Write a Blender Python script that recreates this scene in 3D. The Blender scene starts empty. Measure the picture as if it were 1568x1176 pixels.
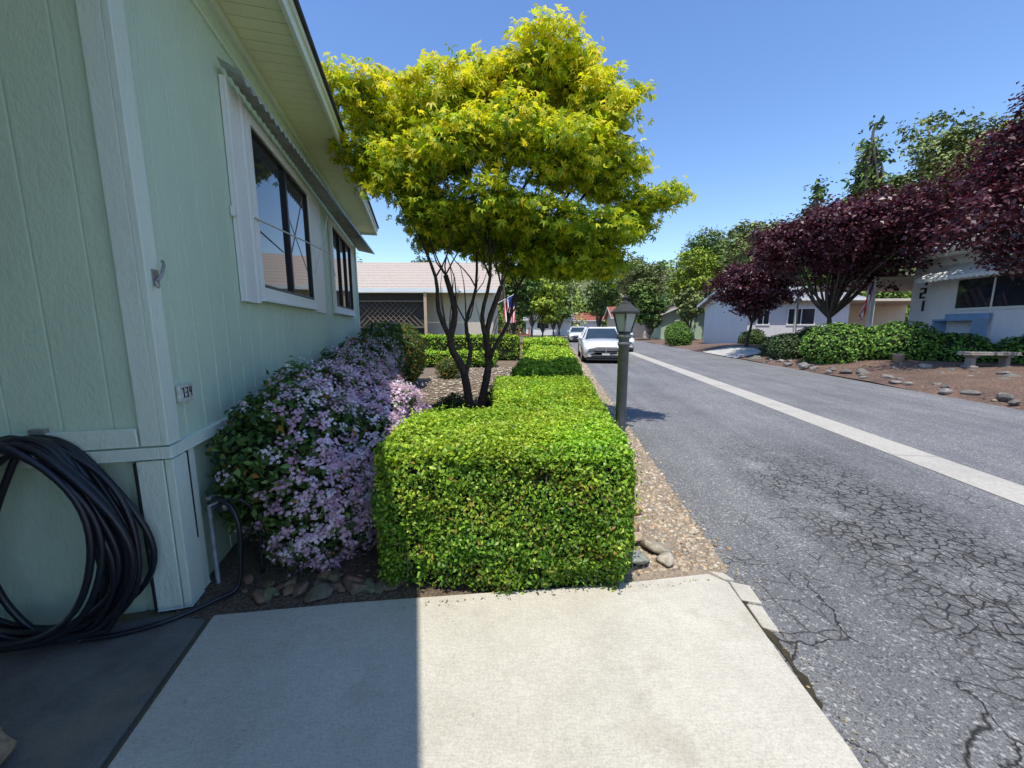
import bpy, math, random
import numpy as np
from mathutils import Vector
rng = np.random.default_rng(7)
random.seed(7)
S = bpy.context.scene
COL = S.collection

# ---------------------------------------------------------------- materials
class NT:
    def __init__(s, name):
        s.m = bpy.data.materials.new(name); s.m.use_nodes = True
        s.t = s.m.node_tree; s.n = s.t.nodes; s.n.clear()
        s.out = s.n.new('ShaderNodeOutputMaterial')
        s.b = s.n.new('ShaderNodeBsdfPrincipled')
        s.t.links.new(s.b.outputs[0], s.out.inputs[0])
        s.tc = s.n.new('ShaderNodeTexCoord')
    def l(s, a, b): s.t.links.new(a, b)
    def noise(s, scale, detail=4, rough=.6, vec=None):
        n = s.n.new('ShaderNodeTexNoise'); n.inputs['Scale'].default_value = scale
        n.inputs['Detail'].default_value = detail; n.inputs['Roughness'].default_value = rough
        s.l(vec if vec else s.tc.outputs['Object'], n.inputs['Vector']); return n.outputs[0]
    def mapv(s, scale=(1,1,1), rot=(0,0,0)):
        n = s.n.new('ShaderNodeMapping'); n.inputs['Scale'].default_value = scale; n.inputs['Rotation'].default_value = rot
        s.l(s.tc.outputs['Object'], n.inputs['Vector']); return n.outputs[0]
    def ramp(s, f, stops):
        n = s.n.new('ShaderNodeValToRGB'); e = n.color_ramp.elements
        e[0].position, e[0].color = stops[0][0], (*stops[0][1], 1)
        e[1].position, e[1].color = stops[-1][0], (*stops[-1][1], 1)
        for p, c in stops[1:-1]:
            x = e.new(p); x.color = (*c, 1)
        s.l(f, n.inputs[0]); return n.outputs[0]
    def mr(s, f, a, b, c=0., d=1.):
        n = s.n.new('ShaderNodeMapRange'); n.inputs[1].default_value = a; n.inputs[2].default_value = b
        n.inputs[3].default_value = c; n.inputs[4].default_value = d; s.l(f, n.inputs[0]); return n.outputs[0]
    def math(s, op, a, b=None):
        n = s.n.new('ShaderNodeMath'); n.operation = op
        for i, x in enumerate((a, b)):
            if x is None: continue
            if isinstance(x, (int, float)): n.inputs[i].default_value = x
            else: s.l(x, n.inputs[i])
        return n.outputs[0]
    def mix(s, f, a, b, mode='MIX'):
        n = s.n.new('ShaderNodeMix'); n.data_type = 'RGBA'; n.blend_type = mode
        if isinstance(f, (int, float)): n.inputs[0].default_value = f
        else: s.l(f, n.inputs[0])
        for i, x in ((6, a), (7, b)):
            if isinstance(x, tuple): n.inputs[i].default_value = (*x, 1)
            else: s.l(x, n.inputs[i])
        return n.outputs[2]
    def bump(s, h, strength=.3, dist=.01, prev=None):
        n = s.n.new('ShaderNodeBump'); n.inputs['Strength'].default_value = strength
        n.inputs['Distance'].default_value = dist; s.l(h, n.inputs['Height'])
        if prev: s.l(prev, n.inputs['Normal'])
        s.l(n.outputs[0], s.b.inputs['Normal']); return n.outputs[0]
    def vor(s, scale, vec=None, feat='DISTANCE_TO_EDGE', out=0):
        n = s.n.new('ShaderNodeTexVoronoi'); n.feature = feat; n.inputs['Scale'].default_value = scale
        s.l(vec if vec else s.tc.outputs['Object'], n.inputs['Vector']); return n.outputs[out]

def mat(name, base, rough=.6, nscale=3., amt=.15, bscale=60., bstr=.2, bdist=.005, metal=0., spec=.3, coat=0.):
    t = NT(name)
    lo = tuple(c*(1-amt) for c in base); hi = tuple(min(1, c*(1+amt)) for c in base)
    c = t.ramp(t.noise(nscale, 6, .65), [(.3, lo), (.7, hi)])
    t.l(c, t.b.inputs['Base Color'])
    t.b.inputs['Roughness'].default_value = rough; t.b.inputs['Metallic'].default_value = metal
    t.b.inputs['Specular IOR Level'].default_value = spec
    if coat: t.b.inputs['Coat Weight'].default_value = coat
    if bstr: t.bump(t.noise(bscale, 3), bstr, bdist)
    return t.m

def leafmat(name, trans=.35, rough=.45, spec=.35, tgain=(1.3, 1.25, .6)):
    t = NT(name)
    a = t.n.new('ShaderNodeAttribute'); a.attribute_name = 'col'
    t.l(a.outputs['Color'], t.b.inputs['Base Color'])
    t.b.inputs['Roughness'].default_value = rough
    t.b.inputs['Specular IOR Level'].default_value = spec
    if trans > 0:
        tr = t.n.new('ShaderNodeBsdfTranslucent')
        tc = t.mix(1., a.outputs['Color'], tgain, 'MULTIPLY'); t.l(tc, tr.inputs[0])
        mx = t.n.new('ShaderNodeMixShader'); mx.inputs[0].default_value = trans
        t.l(t.b.outputs[0], mx.inputs[1]); t.l(tr.outputs[0], mx.inputs[2]); t.l(mx.outputs[0], t.out.inputs[0])
    return t.m

M_leaf = leafmat('foliage', .3)
M_maple = leafmat('maple_foliage', .48, .5, .25, (1.25, 1.22, .5))
M_flower = leafmat('petals', .3, .6, .2, (1, 1, 1))
M_plum = leafmat('plum_foliage', .15, .4, .4, (1.6, .7, .8))
M_far = leafmat('distant_foliage', 0, .7, .1)

def colattr_mat(name, rough=.8, bs=80, bst=.3):
    t = NT(name); a = t.n.new('ShaderNodeAttribute'); a.attribute_name = 'col'
    c = t.mix(1., a.outputs['Color'], t.ramp(t.noise(25, 5, .7), [(.3, (.55,.55,.55)), (.7, (1.2,1.17,1.12))]), 'MULTIPLY')
    t.l(c, t.b.inputs['Base Color']); t.b.inputs['Roughness'].default_value = rough
    t.b.inputs['Specular IOR Level'].default_value = .2
    t.bump(t.noise(bs, 4), bst, .01); return t.m
M_stone = colattr_mat('stone')

# ---------------------------------------------------------------- mesh helpers
def empty(name, loc=(0,0,0)):
    e = bpy.data.objects.new(name, None); COL.objects.link(e); e.empty_display_size = .3; return e

def link(me, name, parent, mats):
    for m in mats: me.materials.append(m)
    o = bpy.data.objects.new(name, me); COL.objects.link(o)
    if parent: o.parent = parent
    return o

def np_mesh(name, V, F, mats, cols=None, parent=None, smooth=False):
    V = np.asarray(V, np.float32); F = np.asarray(F, np.int32); k = F.shape[1]
    me = bpy.data.meshes.new(name)
    me.vertices.add(len(V)); me.vertices.foreach_set('co', V.ravel())
    me.loops.add(F.size); me.loops.foreach_set('vertex_index', F.ravel())
    me.polygons.add(len(F)); me.polygons.foreach_set('loop_start', np.arange(0, F.size, k, dtype=np.int32))
    if smooth: me.polygons.foreach_set('use_smooth', np.ones(len(F), bool))
    me.update(calc_edges=True)
    if cols is not None:
        a = me.color_attributes.new('col', 'FLOAT_COLOR', 'POINT')
        c4 = np.ones((len(V), 4), np.float32); c4[:, :3] = cols
        a.data.foreach_set('color', c4.ravel())
    return link(me, name, parent, mats)

class Fr:
    def __init__(s, o, ang):  # ang: clockwise heading of s axis from +Y in degrees; p axis = to the right
        a = math.radians(ang); s.o = np.array([o[0], o[1], o[2] if len(o) > 2 else 0.])
        s.a = np.array([math.sin(a), math.cos(a), 0]); s.b = np.array([math.cos(a), -math.sin(a), 0])
    def __call__(s, u, p, z): return s.o + s.a*u + s.b*p + np.array([0, 0, z])
W = Fr((0,0), 0)
H = Fr((-1.80, 1.94), -14.1)
R = Fr((0,0), 6.9)

class MB:
    def __init__(s): s.v = []; s.f = []; s.m = []; s.sm = []
    def add(s, vs, fs, m=0, sm=False):
        o = len(s.v); s.v += [tuple(x) for x in vs]
        for f in fs: s.f.append(tuple(i+o for i in f)); s.m.append(m); s.sm.append(sm)
    def box(s, fr, s0, s1, p0, p1, z0, z1, m=0):
        vs = [fr(a, b, c) for c in (z0, z1) for a, b in ((s0,p0),(s1,p0),(s1,p1),(s0,p1))]
        s.add(vs, [(0,1,2,3),(4,5,6,7),(0,1,5,4),(1,2,6,5),(2,3,7,6),(3,0,4,7)], m)
    def hexa(s, pts, m=0):
        s.add(pts, [(0,1,2,3),(4,5,6,7),(0,1,5,4),(1,2,6,5),(2,3,7,6),(3,0,4,7)], m)
    def prism(s, poly, z0, z1, m=0):
        n = len(poly); vs = [(x, y, z0) for x, y in poly]+[(x, y, z1) for x, y in poly]
        s.add(vs, [tuple(range(n)), tuple(range(n, 2*n))]+[(i, (i+1)%n, (i+1)%n+n, i+n) for i in range(n)], m)
    def tube(s, pts, rad, n=8, m=0, cap=True):
        pts = [Vector(p) for p in pts]
        if isinstance(rad, (int, float)): rad = [rad]*len(pts)
        vs = []
        pu = None
        for i, p in enumerate(pts):
            d = (pts[min(i+1, len(pts)-1)]-pts[max(i-1, 0)]).normalized()
            if pu is None:
                pu = d.cross(Vector((0.3, 1, 0.1)))
                if pu.length < .2: pu = d.cross(Vector((1, 0, 0)))
            pu = (pu-d*pu.dot(d)).normalized(); w = d.cross(pu)
            for k in range(n):
                a = 2*math.pi*k/n; vs.append(p+(pu*math.cos(a)+w*math.sin(a))*rad[i])
        fs = []
        for i in range(len(pts)-1):
            for k in range(n): fs.append((i*n+k, i*n+(k+1)%n, (i+1)*n+(k+1)%n, (i+1)*n+k))
        o = len(pts)
        s.add(vs, fs, m, True)
        if cap:
            b = len(s.v)-len(vs)
            s.f.append(tuple(b+k for k in range(n))); s.m.append(m); s.sm.append(False)
            s.f.append(tuple(b+(o-1)*n+k for k in range(n))); s.m.append(m); s.sm.append(False)
    def lathe(s, c, prof, n=16, m=0, sm=True, rot=0):
        vs = []
        for r, z in prof:
            for k in range(n):
                a = 2*math.pi*k/n+rot; vs.append((c[0]+r*math.cos(a), c[1]+r*math.sin(a), c[2]+z))
        fs = [(i*n+k, i*n+(k+1)%n, (i+1)*n+(k+1)%n, (i+1)*n+k) for i in range(len(prof)-1) for k in range(n)]
        fs += [tuple(range(n)), tuple(range((len(prof)-1)*n, len(prof)*n))]
        s.add(vs, fs, m, sm)
    def siding(s, fr, a0, a1, off, z0, z1, pitch, axis='s', sign=1, gw=.014, gd=.008, m=0):
        prof = []; x = a0
        while x < a1-1e-4:
            e = min(x+pitch, a1)
            prof += [(x, 0), (e-gw, 0), (e-gw*.7, -gd), (e-gw*.3, -gd)]; x = e
        prof.append((a1, 0)); vs = []
        for z in (z0, z1):
            for t, d in prof:
                vs.append(fr(t, off+d*sign, z) if axis == 's' else fr(off+d*sign, t, z))
        n = len(prof); s.add(vs, [(i, i+1, n+i+1, n+i) for i in range(n-1)], m)
    def obj(s, name, mats, parent=None, bevel=0):
        me = bpy.data.meshes.new(name); me.from_pydata(s.v, [], s.f)
        me.polygons.foreach_set('material_index', s.m); me.polygons.foreach_set('use_smooth', s.sm); me.update()
        o = link(me, name, parent, mats)
        if bevel:
            b = o.modifiers.new('bevel', 'BEVEL'); b.width = bevel; b.segments = 2; b.limit_method = 'ANGLE'; b.angle_limit = math.radians(40)
        return o

def norm(a): return a/np.maximum(np.linalg.norm(a, axis=1, keepdims=True), 1e-9)
def wav(P, sc, seed):
    r = np.random.default_rng(seed); o = np.zeros(len(P))
    for k in range(7):
        d = r.normal(size=3); d /= np.linalg.norm(d); f = sc*(.6+1.6*r.random())
        o += np.sin(P@d*f+r.random()*6.28)
    return o/3.2
def pick(pal, n, jit=.15, w=None):
    pal = np.array(pal)
    if w is not None: w = np.array(w)/sum(w)
    i = rng.choice(len(pal), n, p=w)
    return pal[i]*(1+jit*rng.normal(size=(n, 1)))

def leaf_geo(P, N, L, asp=.5, fold=.15, lobes=1, spread=.9):
    n = len(P); N = norm(N); L = (np.ones(n)*L*(.7+.6*rng.random(n)))[:, None]
    T = norm(np.cross(N, rng.normal(size=(n, 3)))); B = np.cross(N, T)
    V = []
    for k in range(lobes):
        a = 0 if lobes == 1 else (k-(lobes-1)/2)*spread
        t = T*math.cos(a)+B*math.sin(a); b = -T*math.sin(a)+B*math.cos(a)
        ll = L*(1-.22*abs(a)) if (lobes > 1 and spread < 1) else L
        base = P-(t*ll*.5 if lobes == 1 else 0)
        V.append(np.stack([base, base+t*ll*.5+b*ll*asp*.5+N*ll*fold, base+t*ll-N*ll*fold*(1 if lobes > 1 else 0), base+t*ll*.5-b*ll*asp*.5+N*ll*fold], 1))
    return np.concatenate(V, 0).reshape(-1, 3), lobes
def leaves(name, P, N, L, cols, m, parent=None, **k):
    V, lb = leaf_geo(P, N, L, **k)
    F = np.arange(len(V)).reshape(-1, 4); c = np.repeat(np.tile(np.clip(cols, 0, 1), (lb, 1)), 4, 0)
    return np_mesh(name, V, F, [m], c, parent)

# ---------------------------------------------------------------- camera, light
cam = bpy.data.cameras.new('camera'); co = bpy.data.objects.new('camera', cam); COL.objects.link(co)
cam.sensor_width = 36; cam.lens = 13.55; cam.clip_start = .05; cam.clip_end = 2000
co.location = (0, 0, 1.55); co.rotation_euler = (math.radians(90-8.5), 0, 0); S.camera = co
sd = np.array([-.10, -.35, 1.]); sd /= np.linalg.norm(sd)
sl = bpy.data.lights.new('sun', 'SUN'); so = bpy.data.objects.new('sun', sl); COL.objects.link(so)
sl.energy = 5.0; sl.angle = math.radians(.5); sl.color = (1, .955, .87)
so.rotation_euler = Vector(sd).to_track_quat('Z', 'Y').to_euler(); so.location = (0, 0, 30)
wd = bpy.data.worlds.new('World'); S.world = wd; wd.use_nodes = True
wn = wd.node_tree.nodes; wn.clear()
sky = wn.new('ShaderNodeTexSky'); sky.sky_type = 'NISHITA'; sky.sun_disc = False
sky.sun_elevation = math.asin(sd[2]); sky.sun_rotation = math.atan2(sd[0], sd[1])
sky.altitude = 300; sky.air_density = 1.2; sky.dust_density = .2; sky.ozone_density = 3.2
hs = wn.new('ShaderNodeHueSaturation'); hs.inputs['Hue'].default_value = .508; hs.inputs['Saturation'].default_value = 1.14; hs.inputs['Value'].default_value = 1.5
bg = wn.new('ShaderNodeBackground'); bg.inputs[1].default_value = .15
wo = wn.new('ShaderNodeOutputWorld')
wd.node_tree.links.new(sky.outputs[0], hs.inputs['Color']); wd.node_tree.links.new(hs.outputs[0], bg.inputs[0]); wd.node_tree.links.new(bg.outputs[0], wo.inputs[0])
S.view_settings.view_transform = 'Standard'; S.view_settings.look = 'None'; S.view_settings.exposure = 0

# ---------------------------------------------------------------- ground & surfaces
def poly_sheet(name, poly, z, m):
    b = MB(); b.add([(x, y, z) for x, y in poly], [tuple(range(len(poly)))]); return b.obj(name, [m])
def thick(name, poly, z0, z1, mats, bev=0):
    b = MB(); b.prism(poly, z0, z1); return b.obj(name, mats, bevel=bev)
def rp(w, l): p = R(l, w, 0); return (p[0], p[1])
def hp(s, p): q = H(s, p, 0); return (q[0], q[1])

t = NT('dry_ground'); c = t.ramp(t.noise(.25, 8, .7), [(.3, (.10,.09,.045)), (.55, (.17,.14,.08)), (.75, (.09,.10,.035))])
t.l(c, t.b.inputs[0]); t.b.inputs['Roughness'].default_value = 1; M_ground = t.m
poly_sheet('ground', [(-600,-100),(600,-100),(600,900),(-600,900)], 0, M_ground)

t = NT('mulch'); v = t.noise(60, 4, .8); c = t.ramp(v, [(.3, (.06,.04,.025)), (.5, (.20,.145,.095)), (.68, (.42,.34,.25))])
c = t.mix(1., c, t.ramp(t.noise(1.5, 3), [(.3, (.75,.75,.75)), (.7, (1.2,1.15,1.1))]), 'MULTIPLY')
t.l(c, t.b.inputs[0]); t.b.inputs['Roughness'].default_value = 1; t.bump(v, .9, .03); M_mulch = t.m
t = NT('bark_mulch'); v = t.noise(24, 5, .8); c = t.ramp(v, [(.3, (.05,.032,.022)), (.5, (.17,.105,.075)), (.68, (.36,.26,.20))])
c = t.mix(1., c, t.ramp(t.noise(1.2, 4), [(.3, (.65,.65,.65)), (.7, (1.2,1.15,1.1))]), 'MULTIPLY')
t.l(c, t.b.inputs[0]); t.b.inputs['Roughness'].default_value = 1; t.bump(v, .9, .04); M_mulch2 = t.m
poly_sheet('planting_bed', [hp(-.1,-.05), (1.0,2.15), rp(.75,2.1), rp(.75,19), (-9,19), hp(7.6,-.05)], .004, M_mulch)

# asphalt (object local x = across road, y = along road)
t = NT('asphalt')
agg = t.noise(130, 3, .8); cell = t.vor(95, feat='F1', out=1)
cb = t.n.new('ShaderNodeSeparateColor'); t.l(cell, cb.inputs[0])
c = t.ramp(agg, [(.32, (.075,.075,.077)), (.5, (.172,.172,.172)), (.66, (.31,.31,.30))])
c = t.mix(t.mr(cb.outputs[0], .86, .93, 0, .7), c, (.46,.45,.42))
c = t.mix(t.mr(cb.outputs[1], .86, .93, 0, .6), c, (.05,.05,.052))
c = t.mix(1., c, t.ramp(t.noise(.7, 6, .7), [(.3, (.80,.80,.81)), (.7, (1.18,1.16,1.13))]), 'MULTIPLY')
c = t.mix(1., c, t.ramp(t.noise(.5, 4, .6, t.mapv((6, .35, 1))), [(.35, (.86,.86,.87)), (.65, (1.1,1.1,1.1))]), 'MULTIPLY')
nd = t.n.new('ShaderNodeTexNoise'); nd.inputs['Scale'].default_value = 9; nd.inputs['Detail'].default_value = 3; t.l(t.tc.outputs['Object'], nd.inputs['Vector'])
va = t.n.new('ShaderNodeVectorMath'); va.operation = 'MULTIPLY_ADD'; t.l(nd.outputs[1], va.inputs[0]); va.inputs[1].default_value = (.05, .05, 0); t.l(t.tc.outputs['Object'], va.inputs[2])
vb = t.n.new('ShaderNodeVectorMath'); vb.operation = 'MULTIPLY_ADD'; t.l(nd.outputs[1], vb.inputs[0]); vb.inputs[1].default_value = (.16, .16, 0); t.l(t.tc.outputs['Object'], vb.inputs[2])
fine = t.mr(t.vor(12.5, va.outputs[0]), .015, .075, 1, 0)
sx = t.n.new('ShaderNodeSeparateXYZ'); t.l(t.tc.outputs['Object'], sx.inputs[0])
band = t.mr(t.math('ABSOLUTE', t.math('SUBTRACT', sx.outputs[0], 2.6)), .4, .95, 1, 0)
ylim = t.mr(sx.outputs[1], 3.8, 6.0, 1, 0)
nm = t.mr(t.noise(1.9, 6, .7), .38, .50, 0, 1)
fm = t.math('MULTIPLY', t.math('MULTIPLY', band, ylim), nm)
fcr = t.math('MULTIPLY', fine, fm)
big = t.mr(t.vor(2.1, vb.outputs[0]), .002, .013, 1, 0)
bm = t.math('MULTIPLY', t.mr(sx.outputs[1], 2.2, 3.4, 1, 0), t.mr(t.noise(1.3, 2), .40, .48, 0, 1))
bcr = t.math('MULTIPLY', big, bm)
med = t.math('MULTIPLY', t.mr(t.vor(5.5, va.outputs[0]), .004, .025, .7, 0), t.math('MULTIPLY', t.mr(t.noise(1.1, 3, .6, t.mapv((1, 1, 1), (0, 0, 1))), .53, .60, 0, 1), t.mr(sx.outputs[1], 3.5, 6, 1, 0)))
cr = t.math('MAXIMUM', t.math('MAXIMUM', fcr, bcr), med)
c = t.mix(t.math('MULTIPLY', fm, .35), c, (.085,.083,.077))
c = t.mix(t.math('MULTIPLY', cr, .88), c, (.018,.016,.014))
t.l(c, t.b.inputs[0]); t.b.inputs['Roughness'].default_value = .9; t.b.inputs['Specular IOR Level'].default_value = .2
hh = t.math('SUBTRACT', t.math('MULTIPLY', agg, 1.0), t.math('MULTIPLY', cr, 1.8)); t.bump(hh, .8, .007); M_asph = t.m
def road_obj(name, w0, w1, l0, l1, z, m):
    b = MB(); b.add([(w0,l0,z),(w1,l0,z),(w1,l1,z),(w0,l1,z)], [(0,1,2,3)]); o = b.obj(name, [m]); o.rotation_euler[2] = -math.radians(6.9); return o
road_obj('asphalt_road', 1.04, 8.6, -8, 120, .008, M_asph)

t = NT('gutter_concrete'); c = t.ramp(t.noise(40, 5, .8), [(.3, (.33,.30,.25)), (.7, (.54,.50,.43))])
sx = t.n.new('ShaderNodeSeparateXYZ'); t.l(t.tc.outputs['Object'], sx.inputs[0])
fr_ = t.math('FRACT', t.math('MULTIPLY', sx.outputs[1], .4)); j = t.mr(fr_, 0, .008, 1, 0)
c = t.mix(j, c, (.05,.05,.05)); c = t.mix(t.mr(t.noise(1.2, 5, .7), .5, .75, 0, .5), c, (.24,.22,.19))
t.l(c, t.b.inputs[0]); t.b.inputs['Roughness'].default_value = .9; M_gut = t.m
road_obj('concrete_gutter', 4.03, 4.52, -8, 120, .013, M_gut)

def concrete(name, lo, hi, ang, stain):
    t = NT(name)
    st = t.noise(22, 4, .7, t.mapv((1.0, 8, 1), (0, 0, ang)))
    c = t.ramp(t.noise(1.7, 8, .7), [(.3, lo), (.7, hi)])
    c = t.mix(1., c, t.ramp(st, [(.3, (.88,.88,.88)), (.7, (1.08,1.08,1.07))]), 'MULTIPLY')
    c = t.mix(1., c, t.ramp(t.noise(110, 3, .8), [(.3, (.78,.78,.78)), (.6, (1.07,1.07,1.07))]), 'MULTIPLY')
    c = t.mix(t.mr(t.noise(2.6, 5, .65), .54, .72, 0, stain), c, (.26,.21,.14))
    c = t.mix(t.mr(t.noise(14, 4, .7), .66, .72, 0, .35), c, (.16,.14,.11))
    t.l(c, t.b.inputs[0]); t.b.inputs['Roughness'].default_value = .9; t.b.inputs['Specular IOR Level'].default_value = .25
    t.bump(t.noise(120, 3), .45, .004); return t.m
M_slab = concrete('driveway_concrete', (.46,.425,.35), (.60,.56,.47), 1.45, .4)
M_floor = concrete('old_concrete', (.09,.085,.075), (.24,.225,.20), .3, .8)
slab = [(-1.59,1.85),(-.9,1.945),(-.2,2.02),(.6,2.10),(1.22,2.2),(1.30,2.12),(1.275,1.8),(1.25,1.5),(1.235,1.2),(1.19,.9),(1.16,.5),(.62,-4.5),(-.02,-4.5)]
thick('concrete_driveway', slab, -.05, .03, [M_slab], .006)
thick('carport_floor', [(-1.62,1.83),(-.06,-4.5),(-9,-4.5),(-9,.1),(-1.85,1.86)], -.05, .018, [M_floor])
b = MB()
for (x0,y0,x1,y1,x2,y2,x3,y3) in [(1.32,2.14,1.42,2.1,1.40,1.95,1.30,1.98),(1.31,1.95,1.385,1.93,1.36,1.75,1.29,1.78),(1.25,2.24,1.33,2.22,1.36,2.15,1.30,2.16)]:
    b.prism([(x0,y0),(x1,y1),(x2,y2),(x3,y3)], -.01, .02)
b.obj('broken_concrete_edge', [M_slab], bevel=.006)

M_grav = mat('gravel_base', (.30,.24,.17), 1, 60, .5, 120, .8, .01)
poly_sheet('gravel_verge', [(.4,2.0),(1.28,2.18),rp(1.1,2.4),rp(1.08,30),rp(.3,30)], .012, M_grav)
t_ = (1+5**.5)/2
ICO = norm(np.array([(-1,t_,0),(1,t_,0),(-1,-t_,0),(1,-t_,0),(0,-1,t_),(0,1,t_),(0,-1,-t_),(0,1,-t_),(t_,0,-1),(t_,0,1),(-t_,0,-1),(-t_,0,1)],float))
IF = np.array([(0,11,5),(0,5,1),(0,1,7),(0,7,10),(0,10,11),(1,5,9),(5,11,4),(11,10,2),(10,7,6),(7,1,8),(3,9,4),(3,4,2),(3,2,6),(3,6,8),(3,8,9),(4,9,5),(2,4,11),(6,2,10),(8,6,7),(9,8,1)])
def stones(name, P, size, pal, flat=.6, m=M_stone, smooth=True):
    n = len(P); s = (size*(.5+rng.random(n)))[:, None, None]
    sc = np.stack([.7+.6*rng.random(n), .7+.6*rng.random(n), flat*(.7+.5*rng.random(n))], 1)[:, None, :]
    V = ICO[None]*(1+.25*rng.normal(size=(n, 12, 1)))*sc*s
    a = rng.random(n)*6.28; ca, sa = np.cos(a)[:, None], np.sin(a)[:, None]
    x = V[:, :, 0]*ca-V[:, :, 1]*sa; y = V[:, :, 0]*sa+V[:, :, 1]*ca
    V = np.stack([x, y, V[:, :, 2]], 2)+np.array(P)[:, None, :]
    F = (IF[None]+(np.arange(n)*12)[:, None, None]).reshape(-1, 3)
    c = np.repeat(pick(pal, n, .12), 12, 0)
    return np_mesh(name, V.reshape(-1, 3), F, [m], np.clip(c, 0, 1), None, smooth)
n = 9000
l = 2.1+14*rng.random(n)**2.2; w = .42+.68*rng.random(n)+.06*rng.normal(size=n)*(rng.random(n) < .3)
P = np.array([R(a, b_, .012) for a, b_ in zip(l, w)]); P = P[(P[:, 1] > 2.14+.1*(P[:, 0]))]
stones('gravel', P, .011+.004*(P[:, 1]/4), [(.50,.41,.29),(.38,.29,.2),(.58,.51,.40),(.3,.26,.22),(.52,.38,.25)], .6)
def rock(name, c, rx, ry, rz, seed, col, parent=None, tilt=(0,0)):
    import bmesh
    bm = bmesh.new(); bmesh.ops.create_icosphere(bm, subdivisions=3, radius=1)
    V = np.array([v.co[:] for v in bm.verts]); r = np.random.default_rng(seed)
    for k in range(14):
        d = r.normal(size=3); d /= np.linalg.norm(d); h = .42+.3*r.random(); q = V@d
        V = V-np.maximum(q-h, 0)[:, None]*d
    V *= 1+.03*wav(V, 6, seed)[:, None]
    V = V*np.array([rx, ry, rz])*1.25; a = r.random()*6.28
    V = np.stack([V[:,0]*math.cos(a)-V[:,1]*math.sin(a), V[:,0]*math.sin(a)+V[:,1]*math.cos(a), V[:,2]+V[:,0]*tilt[0]+V[:,1]*tilt[1]], 1)+np.array(c)
    F = np.array([[v.index for v in f.verts] for f in bm.faces]); bm.free()
    return np_mesh(name, V, F, [M_stone], np.tile(np.array(col), (len(V), 1)), parent, False)
rk = empty('edging_rocks')
for i, (x, y, a, b_, h, cc, tl) in enumerate([(.97,2.46,.11,.08,.045,(.38,.34,.26),(.2,.3)),(.83,2.33,.11,.10,.045,(.30,.31,.26),(0,.2)),(.88,2.72,.15,.10,.06,(.50,.34,.20),(.3,0)),(1.0,3.02,.11,.08,.05,(.46,.30,.17),(0,0)),(.99,2.33,.06,.05,.03,(.46,.42,.34),(0,.3)),(.84,2.56,.09,.07,.05,(.45,.34,.24),(0,0)),(.93,3.3,.06,.05,.03,(.45,.38,.3),(0,0))]):
    rock('rock_%d'%i, (x, y, .03+h*.5), a, b_, h, i+3, cc, rk, tl)
for i in range(44):
    x = -1.62+1.05*rng.random(); y = 1.97+.2*rng.random()+.12*(x+1.6); r_ = .015+.045*rng.random()**1.6
    rock('bed_rock_%d'%i, (x, y, .02), r_*1.5, r_, r_*.6, i+30, (.18+.12*rng.random(),.15+.07*rng.random(),.12), rk)
n = 420
l = 1+6*rng.random(n); w = 1.09+np.abs(rng.normal(size=n))*.06
P = np.array([R(a, b_, .016) for a, b_ in zip(l, w)])
P2 = np.stack([-.6+1.8*rng.random(50), np.zeros(50), np.full(50, .036)], 1); P2[:, 1] = 2.0+.12*P2[:, 0]-np.abs(rng.normal(size=50))*.02
P3 = np.array([R(a, b_, .016) for a, b_ in zip(2+5*rng.random(120), 1.15+1.6*rng.random(120)**2)])
P = np.concatenate([P, P2, P3])
leaves('leaf_litter', P, np.array([0,0,1.])+.4*rng.normal(size=P.shape), .014, pick([(.30,.23,.11),(.2,.14,.07),(.36,.30,.14)], len(P)), M_far)
M_joint = mat('joint_soil', (.045,.036,.022), 1, 30, .5, 80, .6)
b = MB(); pa = []; pb = []
ys = np.linspace(2.0, -3, 160)
for y in ys:
    x = 1.24+.11*(y-1.2)+.02*math.sin(y*9); pa.append((x-.02, y, .0145)); pb.append((x+.010+.010*math.sin(y*23)+.008*math.sin(y*51+1)+.006*math.sin(y*97), y, .0145))
vs = pa+pb; k = len(pa); b.add(vs, [(i, i+1, k+i+1, k+i) for i in range(k-1)]); b.obj('joint_soil', [M_joint])

# ---------------------------------------------------------------- green house
def paint(name, base, rough=.55, grime=.2, bscale=90, bstr=.35, bd=.004):
    t = NT(name)
    c = t.ramp(t.noise(1.3, 6, .7, t.mapv((1, 1, .35))), [(.3, tuple(x*.86 for x in base)), (.7, base)])
    c = t.mix(t.mr(t.noise(9, 6, .75, t.mapv((1, 1, .25))), .55, .8, 0, grime), c, tuple(x*.55 for x in base))
    c = t.mix(t.mr(t.noise(40, 4, .8, t.mapv((1, 1, .3))), .60, .75, 0, grime), c, tuple(x*.6 for x in base))
    t.l(c, t.b.inputs[0]); t.b.inputs['Roughness'].default_value = rough; t.b.inputs['Specular IOR Level'].default_value = .3
    t.bump(t.noise(bscale, 5, .65, t.mapv((1, 1, .5))), bstr, bd); return t.m
M_mint = paint('mint_siding', (.57,.70,.54), .55, .25, 45, 1., .007); M_trim = paint('mint_trim', (.70,.79,.68), .5, .5, 40, .9, .006)
M_sof = paint('soffit', (.86,.90,.58)); M_fascia = paint('fascia', (.78,.85,.72)); M_white = paint('white_paint', (.80,.81,.78), .5, .15)
M_shing = mat('shingle', (.06,.06,.065), .95, 8, .4, 40, .8, .01)
M_black = mat('black_metal', (.02,.02,.022), .45, 10, .1, 10, 0)
def glass(name, col=(.02,.025,.03)):
    t = NT(name)
    t.b.inputs['Roughness'].default_value = .03
    t.b.inputs['Specular IOR Level'].default_value = .9
    t.l(t.ramp(t.noise(1.5, 2), [(.3, col), (.7, tuple(c*1.6 for c in col))]), t.b.inputs[0])
    t.bump(t.noise(1.2, 1), .04, .02); return t.m
M_glass = glass('window_glass')
gh = empty('green_house')
b = MB()
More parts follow.
